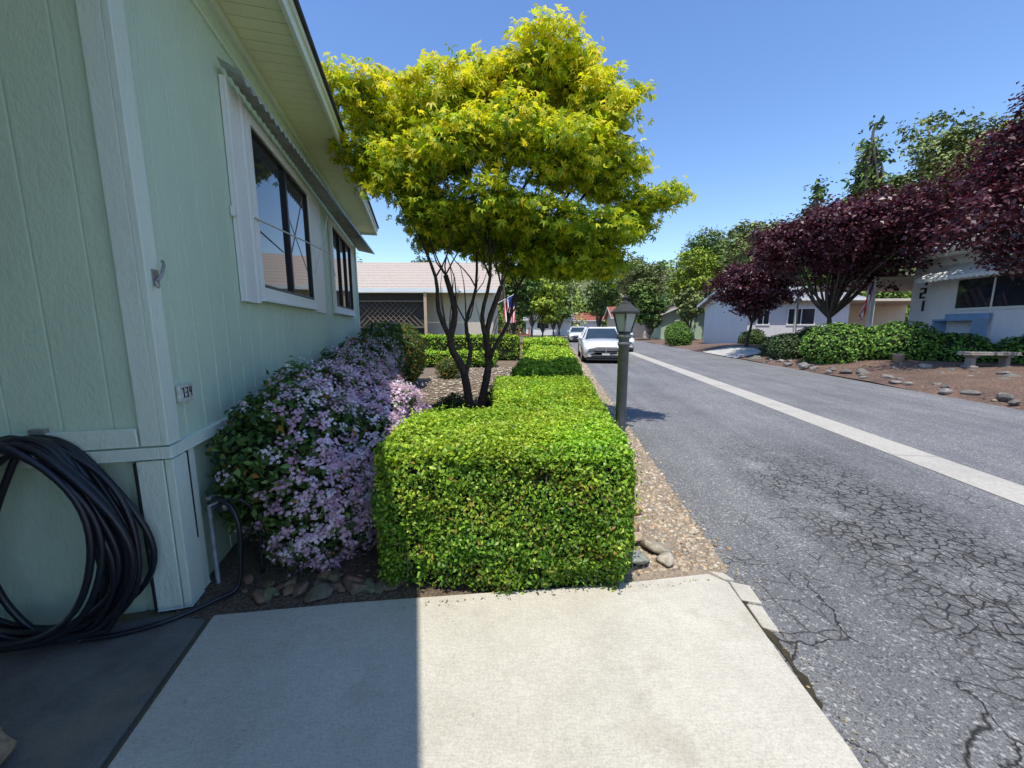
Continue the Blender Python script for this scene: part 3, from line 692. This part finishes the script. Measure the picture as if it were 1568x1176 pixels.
gt(.2,34,6.8,5,gp,nc=400,lo=.15); gt(3.0,38,7.3,5.5,gy,nc=350,lo=.15); gt(-2.5,31,5.8,4.5,gp,nc=350,lo=.15); gt(5.6,52,8.2,6,gp,lo=.15); gt(3,60,11,8,gp2,lo=.15); gt(8,66,11,6,gp2,lo=.1)
gt(17.2,52,8.5,5,gp,lo=.1); gt(16,72,13,9,gp,lo=.1); gt(21,70,14,9,gp2,lo=.1); gt(15.5,44,5.5,3.5,gp,lo=.1); gt(19.5,43,6.5,4,gp2,lo=.1)
gt(-16,40,8.5,8,gp2); gt(-10,44,9,8,gp); gt(-22,36,9,8,gp2)

def hz(x, y):
    a = np.clip((y-95)/140, 0, 1); a = a*a*(3-2*a)
    return a*(27+4*np.sin(x*.021+1)+3*np.sin(x*.05+y*.02)+1.5*np.sin(x*.13+y*.07)+.03*np.clip(x, 0, 300))-.3
nx, ny = 120, 60; X, Y = np.meshgrid(np.linspace(-420, 520, nx), np.linspace(80, 420, ny)); V = np.stack([X, Y, hz(X, Y)], 2).reshape(-1, 3)
I = np.arange(nx*ny).reshape(ny, nx); F = np.stack([I[:-1,:-1], I[:-1,1:], I[1:,1:], I[1:,:-1]], 2).reshape(-1, 4)
t = NT('hill_scrub'); t.l(t.ramp(t.noise(.12, 8, .75), [(.35, (.07,.085,.04)), (.5, (.12,.13,.06)), (.68, (.24,.21,.13))]), t.b.inputs[0]); t.b.inputs['Roughness'].default_value = 1
np_mesh('hills', V, F, [t.m], None, None, True)
P = []; Cc = []; Ls = []
def blob(x, y, z, r, h, c, k, L):
    d = norm(rng.normal(size=(k, 3))); q = d*(.6+.45*rng.random((k, 1)))*np.array([r, r, h])*(1+.25*wav(d*3+x, 3, int(abs(x*7+y))%999))[:, None]+[x, y, z+h*.75]
    P.append(q); Cc.append(np.tile(c, (k, 1))*(1+.3*rng.normal(size=(k, 1)))); Ls.append(np.full(k, L))
for i in range(620):
    y = 110+170*rng.random(); x = -.9*y+2.1*y*rng.random(); r = 2.5+2.5*rng.random()
    c = np.array(random.choice(gp+gp2))*1.1+.02; blob(x, y, hz(np.array(x), np.array(y)), r, r*.9, c, 90, 1.3)
for i in range(130):
    y = 70+35*rng.random(); x = -.6*y+1.9*y*rng.random()
    if 2 < x-y*.12 < 9 and y < 90: continue
    r = 2.2+1.6*rng.random(); hgt = r*(1.1+1.1*rng.random()); c = np.array(random.choice(gp+gp2+gy))
    for q in range(3): blob(x+r*.5*rng.normal(), y+r*.4*rng.normal(), .5+q*hgt*.3, r*.75, hgt*.6, c*(.85+.3*rng.random()), 130, .6)
P = np.concatenate(P); leaves('distant_trees', P, rng.normal(size=P.shape)+[0,0,.6], np.concatenate(Ls), np.concatenate(Cc), M_far, None, asp=.8)

# ---------------------------------------------------------------- lamp post
lpst = empty('lamp_post'); c = (.985, 3.41)
M_lp = mat('lamp_post_paint', (.13,.135,.13), .5, 12, .2, 60, .15); M_lcap = mat('lamp_cap_paint', (.05,.05,.045), .45, 12, .2, 60, .15)
b = MB(); b.lathe((c[0], c[1], 0), [(.075,0),(.075,.03),(.05,.05),(.046,.08),(.046,1.38),(.054,1.385),(.054,1.41),(.046,1.415),(.046,1.44),(.06,1.45),(.065,1.47),(.05,1.485),(.05,1.50)], 20)
b.obj('post', [M_lp], lpst)
t = NT('frosted_pane'); t.l(t.ramp(t.noise(6, 3), [(.3, (.30,.31,.29)), (.7, (.48,.49,.45))]), t.b.inputs[0]); t.b.inputs['Roughness'].default_value = .15
b = MB(); b.lathe((c[0], c[1], 1.505), [(.062,0),(.108,.155)], 6, sm=False, rot=.3); b.obj('panes', [t.m], lpst)
b = MB(); b.lathe((c[0], c[1], 1.49), [(.03,0),(.068,.002),(.068,.016),(.03,.018)], 6, sm=False, rot=.3)
b.lathe((c[0], c[1], 1.655), [(.10,0),(.135,.004),(.137,.02),(.10,.05),(.055,.085),(.05,.10),(.03,.105),(.012,.115),(.012,.135),(.02,.142),(.012,.155),(.003,.165)], 6, sm=False, rot=.3)
for k in range(6):
    a = .3+k*math.pi/3; b.tube([(c[0]+.064*math.cos(a), c[1]+.064*math.sin(a), 1.505), (c[0]+.111*math.cos(a), c[1]+.111*math.sin(a), 1.66)], .006, 6)
b.obj('cap_and_ribs', [M_lcap], lpst)

# ---------------------------------------------------------------- car
M_car = mat('car_paint_white', (.78,.78,.78), .25, 1, .02, 10, 0, coat=1., spec=.5)
M_tyre = mat('tyre', (.02,.02,.02), .8, 20, .2); M_chr = mat('chrome', (.6,.6,.62), .15, 5, .05, 5, 0, metal=1.)
M_hl = mat('headlight', (.5,.52,.55), .1, 30, .3, 30, 0, spec=.8); M_cg = glass('car_glass', (.02,.03,.035))
def car(name, w, l, ang=6.9):
    o = R(l, w, 0); f = Fr((o[0], o[1]), ang); par = empty(name)
    secs = [(0,.74,.34,.60,.64),(.06,.86,.24,.70,.75),(.3,.92,.2,.80,.85),(.9,.94,.2,.86,.92),(1.4,.945,.2,.93,.98),(2.6,.945,.2,.97,.99),(3.9,.945,.2,1.0,1.02),(4.7,.92,.22,1.0,1.03),(4.95,.84,.32,.9,.93)]
    b = MB(); vs = []
    for y, hw, zb, ze, zc in secs:
        half = [(hw*.92,zb),(hw,zb+.14),(hw*1.0,(zb+ze)/2+.05),(hw*.985,ze-.06),(hw*.92,ze),(hw*.55,zc),(0,zc+.012)]
        for x, z in half+[(-x, z) for x, z in half[-2::-1]]: vs.append(f(y, x, z+.03))
    n = 13; fs = [(i*n+k, i*n+k+1, (i+1)*n+k+1, (i+1)*n+k) for i in range(len(secs)-1) for k in range(n-1)]
    fs += [(i*n, (i+1)*n, (i+1)*n+n-1, i*n+n-1) for i in range(len(secs)-1)]; fs += [tuple(range(n)), tuple(range(len(vs)-n, len(vs)))]
    b.add(vs, fs, 0, True)
    for sg in (-1, 1):
        b.hexa([f(1.72,sg*.90,1.02), f(1.86,sg*.90,1.02), f(1.86,sg*1.06,1.02), f(1.72,sg*1.06,1.02), f(1.74,sg*.9,1.15), f(1.86,sg*.9,1.15), f(1.86,sg*1.05,1.15), f(1.74,sg*1.05,1.15)])
        b.tube([f(1.32,sg*.80,.99), f(2.15,sg*.62,1.475)], .035, 8); b.tube([f(4.35,sg*.8,1.03), f(3.5,sg*.62,1.475)], .05, 8); b.tube([f(2.8,sg*.84,1.0), f(2.75,sg*.65,1.46)], .03, 6)
    b.hexa([f(2.12,-.62,1.46), f(3.55,-.62,1.47), f(3.55,.62,1.47), f(2.12,.62,1.46), f(2.2,-.52,1.52), f(3.45,-.52,1.52), f(3.45,.52,1.52), f(2.2,.52,1.52)])
    b.obj('body', [M_car], par)
    b = MB(); b.hexa([f(1.36,-.80,.98), f(4.3,-.80,1.0), f(4.3,.80,1.0), f(1.36,.80,.98), f(2.16,-.62,1.465), f(3.5,-.62,1.465), f(3.5,.62,1.465), f(2.16,.62,1.465)]); b.obj('windows', [M_cg], par)
    b = MB(); b.hexa([f(-.012,-.44,.47), f(.1,-.44,.47), f(.1,.44,.47), f(-.012,.44,.47), f(.02,-.48,.68), f(.12,-.48,.68), f(.12,.48,.68), f(.02,.48,.68)])
    b.box(f, -.012, .1, -.55, .55, .25, .34); b.box(f, -.01, 4.9, -.8, .8, .16, .22); b.obj('grille', [M_black], par, .01)
    b = MB(); b.box(f, -.03, -.01, -.44, .44, .565, .585); b.box(f, -.031, -.009, -.015, .015, .47, .67); b.box(f, -.03, .0, -.46, .46, .685, .70); b.obj('grille_bars', [M_chr], par)
    b = MB()
    for sg in (-1, 1):
        b.hexa([f(.0,sg*.53,.56), f(.12,sg*.53,.56), f(.2,sg*.84,.58), f(.1,sg*.84,.58), f(.03,sg*.53,.69), f(.15,sg*.53,.69), f(.25,sg*.83,.70), f(.14,sg*.83,.70)])
        b.box(f, -.01, .06, sg*.68-.06, sg*.68+.06, .31, .38)
    b.obj('headlights', [M_hl], par, .01)
    b = MB()
    b.box(f, -.03, -.012, -.16, .16, .36, .44); b.obj('licence_plate', [M_plate], par)
    b = MB()
    for y in (.95, 3.95):
        for sg in (-1, 1):
            cc = Vector(f(y, 0, .335)); ax = Vector(f.b)
            b.tube([cc+ax*sg*.72, cc+ax*sg*.955], .335, 20, 0); b.tube([cc+ax*sg*.955, cc+ax*sg*.962], .21, 14, 1)
    b.obj('wheels', [M_tyre, M_chr], par)
    return par
car('parked_car', 1.95, 16.4); car('parked_car', 3.65, 24)
car('parked_car', 1.9, 38)

# ---------------------------------------------------------------- right side terrain, rocks, bench
nx, ny = 40, 60; w_ = 8.55+np.linspace(0, 1, nx)**1.5*60; l_ = np.linspace(-8, 75, ny); Wg, Lg = np.meshgrid(w_, l_)
Z = .02+.42*np.clip((Wg-8.6)/2.6, 0, 1)**.8*np.clip((34-Lg)/6, .1, 1)+.03*np.sin(Wg*1.7+Lg)
V = R.o+R.a*Lg[..., None]+R.b*Wg[..., None]; V[..., 2] = Z
I = np.arange(nx*ny).reshape(ny, nx); F = np.stack([I[:-1,:-1], I[:-1,1:], I[1:,1:], I[1:,:-1]], 2).reshape(-1, 4)
np_mesh('mulch_bed', V.reshape(-1, 3), F, [M_mulch2], None, None, True)
M_conc = mat('light_concrete', (.46,.44,.39), .9, 2, .15, 60, .2)
b = MB(); vv = [R(19.8,8.5,.014), R(19.8,10,.32), R(19.8,17,.50), R(24.2,17,.50), R(24.2,10,.32), R(24.2,8.5,.014)]; b.add(vv, [(0,1,4,5),(1,2,3,4)])
for v in range(len(b.v)): b.v[v] = (b.v[v][0], b.v[v][1], b.v[v][2]+.03)
b.obj('neighbour_driveway', [M_conc])
er = empty('border_rocks')
for i in range(90):
    if i < 44: l0 = 5+.34*i; w0 = 8.95+.25*math.sin(i*1.7)
    else: l0 = 8+.25*(i-44); w0 = 10.7+.35*math.sin(i*2.1)
    r_ = .06+.11*rng.random(); q = R(l0, w0, .08+.04*(w0-8.6)*3)
    g_ = .16+.18*rng.random(); rock('rock_%d'%i, q, r_*1.4, r_, r_*.7, 200+i, (g_, g_*.93, g_*.82), er)
n = 700; P = np.array([R(4+14*a, 8.8+2.6*b_, .06+.30*b_) for a, b_ in rng.random((n, 2))])
stones('mulch_stones', P, .05, [(.25,.2,.15),(.35,.28,.2),(.12,.08,.06)], .5)
be = empty('stone_bench'); f = Fr((13.1,10.6,.40), 96); b = MB()
b.box(f, -.62, .62, -.19, .19, .38, .46)
for s_ in (-.42, .42):
    b.box(f, s_-.09, s_+.09, -.15, .15, 0, .07); b.box(f, s_-.055, s_+.055, -.10, .10, .07, .31); b.box(f, s_-.08, s_+.08, -.14, .14, .31, .378)
b.obj('bench', [mat('cast_stone', (.26,.23,.20), .9, 5, .2, 40, .4)], be, .015)
gh2 = [(.07,.16,.03),(.11,.22,.04),(.16,.29,.05),(.23,.35,.06)]
def mound(nm, lm, pal, dens=300, L=.11):
    p = empty(nm); P, N = lump_points(lm, dens, .08, .07, 7); leaves('leaves', P, N*.8+rng.normal(size=P.shape)*.5+[0,0,.3], L, pick(pal, len(P), .18), M_far, p); core_lumps(lm, .88, p)
mound('rounded_shrub', [(12.1,14.3,.75,1.25,1.1,.95),(13.5,13.6,.8,1.3,1.1,.95)], gh2)
mound('rounded_shrub', [(14.9,13.0,.6,1.0,1.0,.75),(16.3,11.8,.6,1.2,1.0,.8)], gh2[:3])
mound('rounded_shrub', [(11.7,16.3,.6,.75,.8,.7),(12.3,17.8,.6,.8,.8,.6)], [(.06,.10,.04),(.09,.13,.05),(.13,.17,.07)])
mound('rounded_shrub', [(16.0,20.5,.7,1.0,1.0,.9),(15.2,24.5,.6,.8,.8,.8)], [(.06,.11,.03),(.09,.15,.04)])
mound('rounded_shrub', [(13.0,30,.7,.9,.9,1.0),(14.0,33,.8,1,1,1.2)], gh2)
b = MB(); b.lathe((12.55,12.5,.4), [(.10,0),(.14,.04),(.15,.22),(.17,.26),(.15,.27)], 16); b.obj('plant_pot', [mat('terracotta', (.3,.22,.15), .8)])

# ---------------------------------------------------------------- other houses
M_wwall = paint('white_siding', (.84,.83,.85), .6, .1, 40, .1); M_beige = paint('beige_siding', (.68,.58,.46), .6, .1, 40, .1)
M_gwall = paint('grey_siding', (.70,.70,.69), .6, .1, 40, .1); M_lgreen = paint('pale_green_siding', (.46,.58,.42), .6, .1, 40, .1)
t = NT('tan_shingle')
sxx = t.n.new('ShaderNodeSeparateXYZ'); t.l(t.tc.outputs['Object'], sxx.inputs[0])
rows = t.mr(t.math('FRACT', t.math('MULTIPLY', sxx.outputs[1], 2.6)), 0, .25, .55, 1)
c = t.ramp(t.noise(5, 5, .8, t.mapv((2, 4, 4))), [(.3, (.30,.24,.19)), (.7, (.56,.47,.39))]); cm = t.n.new('ShaderNodeCombineXYZ')
for i in range(3): t.l(rows, cm.inputs[i])
c = t.mix(1., c, cm.outputs[0], 'MULTIPLY'); t.l(c, t.b.inputs[0]); t.b.inputs['Roughness'].default_value = .95; M_tan = t.m
M_brn = mat('brown_shingle', (.16,.12,.10), .95, 6, .3, 20, .6); M_redr = mat('red_roof', (.28,.09,.06), .9, 6, .3)
M_gry = mat('grey_shingle', (.26,.26,.27), .95, 6, .3, 20, .6)
def house(name, f, L, D, zb, ze, rise, wall, roof, wins=(), oh=.5, sid=.3):
    par = empty(name); b = MB()
    b.box(f, 0, L, 0, D, zb-.5, ze)
    for s_ in (0, L): b.add([f(s_,0,ze), f(s_,D,ze), f(s_,D/2,ze+rise)], [(0,1,2)])
    b.siding(f, 0, L, -.01, zb, ze, sid, 's', -1, .03, .006); b.obj('walls', [wall], par)
    b = MB(); th = .12; k = rise/(D/2)
    for sg in (0, 1):
        e = -oh if sg == 0 else D+oh; ez = ze-oh*k
        b.hexa([f(-oh,e,ez), f(L+oh,e,ez), f(L+oh,D/2,ze+rise), f(-oh,D/2,ze+rise), f(-oh,e,ez+th), f(L+oh,e,ez+th), f(L+oh,D/2,ze+rise+th), f(-oh,D/2,ze+rise+th)])
    b.obj('roof', [roof], par)
    b = MB(); ez = ze-oh*k; b.box(f, -oh-.02, L+oh+.02, -oh-.08, -oh-.005, ez-.06, ez+.11); b.box(f, -oh-.02, L+oh+.02, D+oh+.005, D+oh+.08, ez-.06, ez+.11)
    for s_ in (-oh-.03, L+oh):
        b.hexa([f(s_,-oh,ez-.1), f(s_+.03,-oh,ez-.1), f(s_+.03,D/2,ze+rise-.1), f(s_,D/2,ze+rise-.1), f(s_,-oh,ez+.13), f(s_+.03,-oh,ez+.13), f(s_+.03,D/2,ze+rise+.13), f(s_,D/2,ze+rise+.13)])
        b.hexa([f(s_,D+oh,ez-.1), f(s_+.03,D+oh,ez-.1), f(s_+.03,D/2,ze+rise-.1), f(s_,D/2,ze+rise-.1), f(s_,D+oh,ez+.13), f(s_+.03,D+oh,ez+.13), f(s_+.03,D/2,ze+rise+.13), f(s_,D/2,ze+rise+.13)])
    b.obj('fascia', [M_white], par)
    bf, bgm = MB(), MB()
    for (face, a0, a1, z0, z1) in wins:
        def bx(m_, u0, u1, o0, o1, q0, q1):
            if face == 'p0': m_.box(f, u0, u1, -o1, -o0, q0, q1)
            elif face == 'p1': m_.box(f, u0, u1, D+o0, D+o1, q0, q1)
            elif face == 's0': m_.box(f, -o1, -o0, u0, u1, q0, q1)
            else: m_.box(f, L+o0, L+o1, u0, u1, q0, q1)
        bx(bgm, a0, a1, .012, .035, z0, z1); e = .09
        bx(bf, a0-e, a0, .012, .06, z0-e, z1+e); bx(bf, a1, a1+e, .012, .06, z0-e, z1+e); bx(bf, a0, a1, .012, .06, z0-e, z0); bx(bf, a0, a1, .012, .06, z1, z1+e); bx(bf, (a0+a1)/2-.03, (a0+a1)/2+.03, .037, .05, z0, z1)
    if wins: bf.obj('window_frames', [M_white], par); bgm.obj('window_glass', [M_glass], par)
    return par
f = Fr((-1.0,20.9), -90)
f.b = np.array([0, 1., 0]); f.a = np.array([-1., 0, 0])
nh = house('tan_roof_house', f, 14, 7, 0, 3.55, 1.75, M_beige, M_tan, [], .45)
b = MB()
b.box(f, 1.6, 8.5, -1.6, -.56, 3.28, 3.33); b.box(f, 1.6, 8.5, -1.66, -1.6, 3.2, 3.4); b.obj('patio_cover', [M_white], nh)
b = MB()
for s_ in (3.2, 7.2): b.box(f, s_, s_+.14, -1.58, -1.44, 0, 3.27)
b.obj('posts', [mat('tan_wood', (.50,.36,.24), .8)], nh)
b = MB(); b.box(f, 3.4, 8.6, -1.2, -1.15, .2, 3.2); b.obj('shade_panel', [mat('dark_shade', (.05,.045,.04), .9)], nh)
b = MB()
for k in range(-14, 40):
    x0 = 3.4+k*.26
    for sg in (1, -1):
        a_ = np.array([x0, 1.55]); e_ = np.array([x0+sg*1.2, 2.75])
        if min(a_[0], e_[0]) > 3.35 and max(a_[0], e_[0]) < 7.2:
            b.tube([f(a_[0], -1.25-.01*sg, a_[1]), f(e_[0], -1.25-.01*sg, e_[1])], .016, 4)
b.box(f, 3.35, 7.2, -1.32, -1.22, 2.75, 2.83); b.box(f, 3.35, 7.2, -1.32, -1.22, 1.47, 1.55)
b.obj('lattice', [mat('lattice_brown', (.16,.12,.09), .8)], nh)
b = MB(); b.box(f, -1.9, -.5, -1.2, -1.15, 1.1, 1.17); b.box(f, -1.9, -.5, -1.2, -1.15, .6, .66)
for s_ in (-1.9, -1.4, -.9, -.5): b.box(f, s_, s_+.07, -1.22, -1.15, 0, 1.5)
b.obj('red_railing', [mat('red_wood', (.35,.08,.05), .7)], nh)

fo = R(4.5, 14.4, .45); f3 = Fr((fo[0], fo[1], .45), 6.9)
wh = house('white_house', f3, 13.6, 7.5, 0, 3.85, 1.3, M_wwall, M_gry, [('p0',9.3,11.7,1.75,2.75),('p0',4.4,6.6,1.7,2.75)], .5, .28)
b = MB(); vs = []
for i in range(81):
    s_ = 9.3+3.1*i/80; z_ = .02*math.sin(s_*2*math.pi/.2); vs += [f3(s_, -.03, 3.35+z_), f3(s_, -.9, 2.85+z_), f3(s_, -.92, 2.72+z_)]
b.add(vs, [(3*i+k, 3*i+k+1, 3*i+k+4, 3*i+k+3) for i in range(80) for k in (0, 1)], 0, False); b.obj('awning', [M_white], wh)
b = MB()
for z0, segs in ((1.7, 'bc'), (2.2, 'abged'), (2.7, 'bc')):
    for q in segs:
        a0, a1, y0, y1 = SG[q]; b.box(f3, 13.2-a1*11, 13.2-a0*11, -.05, -.015, z0+y0*7, z0+y1*7+.02)
b.obj('house_number', [M_black], wh)
b = MB(); b.box(f3, 10.4, 11.9, -.55, -.10, 1.30, 1.36); b.box(f3, 10.4, 11.9, -.14, -.08, 1.36, 1.55)
for s_ in (10.42, 11.84): b.box(f3, s_, s_+.05, -.55, -.10, .3, 1.3)
b.obj('porch_shelf', [mat('blue_paint', (.22,.36,.55), .5)], wh)
b = MB(); b.box(f3, 13.75, 19.5, -1.3, 5, 3.0, 3.14); b.box(f3, 13.75, 19.5, 4.8, 5, 0, 3.0); b.obj('carport', [M_beige], wh)
b = MB()
b.box(f3, 13.9, 14.02, -1.25, -1.13, -.3, 3.0); b.box(f3, 19.2, 19.32, -1.25, -1.13, -.3, 3.0); b.obj('carport_posts', [M_white], wh)
f2 = Fr((16.0,26.5,.3), 96.9); f2.b = np.array([.12, .993, 0])
h2 = house('grey_house', f2, 6.2, 8, 0, 3.1, 1.0, M_gwall, M_gry, [('p0',2.5,4.1,1.4,2.4),('p0',.6,1.3,1.4,2.3)], .5)
b = MB(); b.box(f2, 6.75, 13.5, -.6, 7, 2.85, 3.0); b.box(f2, 6.75, 13.5, 5, 5.1, 0, 2.85); b.obj('carport', [M_beige], h2)
b = MB()
for s_ in (7.2, 10.2, 13.2): b.box(f2, s_, s_+.12, -.5, -.38, 0, 2.85)
b.obj('carport_posts', [M_white], h2)
house('pale_green_house', Fr((17.6,46,0), 6.9), 10, 5.5, 0, 3.0, 1.2, M_lgreen, M_brn, [('s0',1.6,3.0,1.2,2.2)])
house('red_roof_house', Fr((14.6,60,0), 96.9), 6, 8, 0, 2.8, 1.4, M_beige, M_redr, [])
house('far_white_house', Fr((3.5,78,0), 96.9), 8, 8, 0, 2.8, 1.2, M_wwall, M_gry, [('p1',2,4,1.2,2.2)])
house('far_white_house', Fr((12.5,98,0), 96.9), 9, 8, 0, 3.0, 1.6, M_wwall, M_redr, [('p1',2,4,1.2,2.4)])

# ---------------------------------------------------------------- flags
M_r = mat('flag_red', (.65,.04,.05), .8, 5, .1, 50, 0); M_w = mat('flag_white', (.85,.85,.85), .8, 5, .05, 50, 0); M_b = mat('flag_blue', (.03,.05,.25), .8, 5, .1, 50, 0)
def flag(name, p0, p1, fly, sx=-.15, hoist=.95):
    par = empty(name); b = MB(); p0, p1 = np.array(p0), np.array(p1); b.tube([p0, p1], .018, 8); b.obj('pole', [M_white], par)
    u = (p1-p0)/np.linalg.norm(p1-p0); h0 = p1-u*.04; h1 = p1-u*hoist; nr, ncl = 13, 24; b = MB(); vs = []
    for i in range(nr+1):
        for j_ in range(ncl+1):
            t_, u_ = i/nr, j_/ncl; a = h0+(h1-h0)*t_*(1-.25*u_); z = -fly*u_*(1-.1*t_)
            vs.append(a+np.array([sx*u_*fly+.04*math.sin(9*t_+3*u_)*u_, .08*math.sin(14*t_+4*u_)*min(1, 2*u_), z]))
    for i in range(nr):
        for j_ in range(ncl):
            m_ = 2 if (i < 7 and j_ < 10) else (0 if i % 2 == 0 else 1)
            b.add([vs[i*(ncl+1)+j_], vs[i*(ncl+1)+j_+1], vs[(i+1)*(ncl+1)+j_+1], vs[(i+1)*(ncl+1)+j_]], [(0,1,2,3)], m_, True)
    b.obj('cloth', [M_r, M_w, M_b], par)
q = f3(13.96, -1.2, 2.0)
flag('american_flag', q, (q[0]-1.25, q[1]-1.35, 3.45), 1.4, -.25, 1.3)
flag('american_flag', (-1.0,20.3,2.6), (.15,19.0,3.1), 1.35, .02)
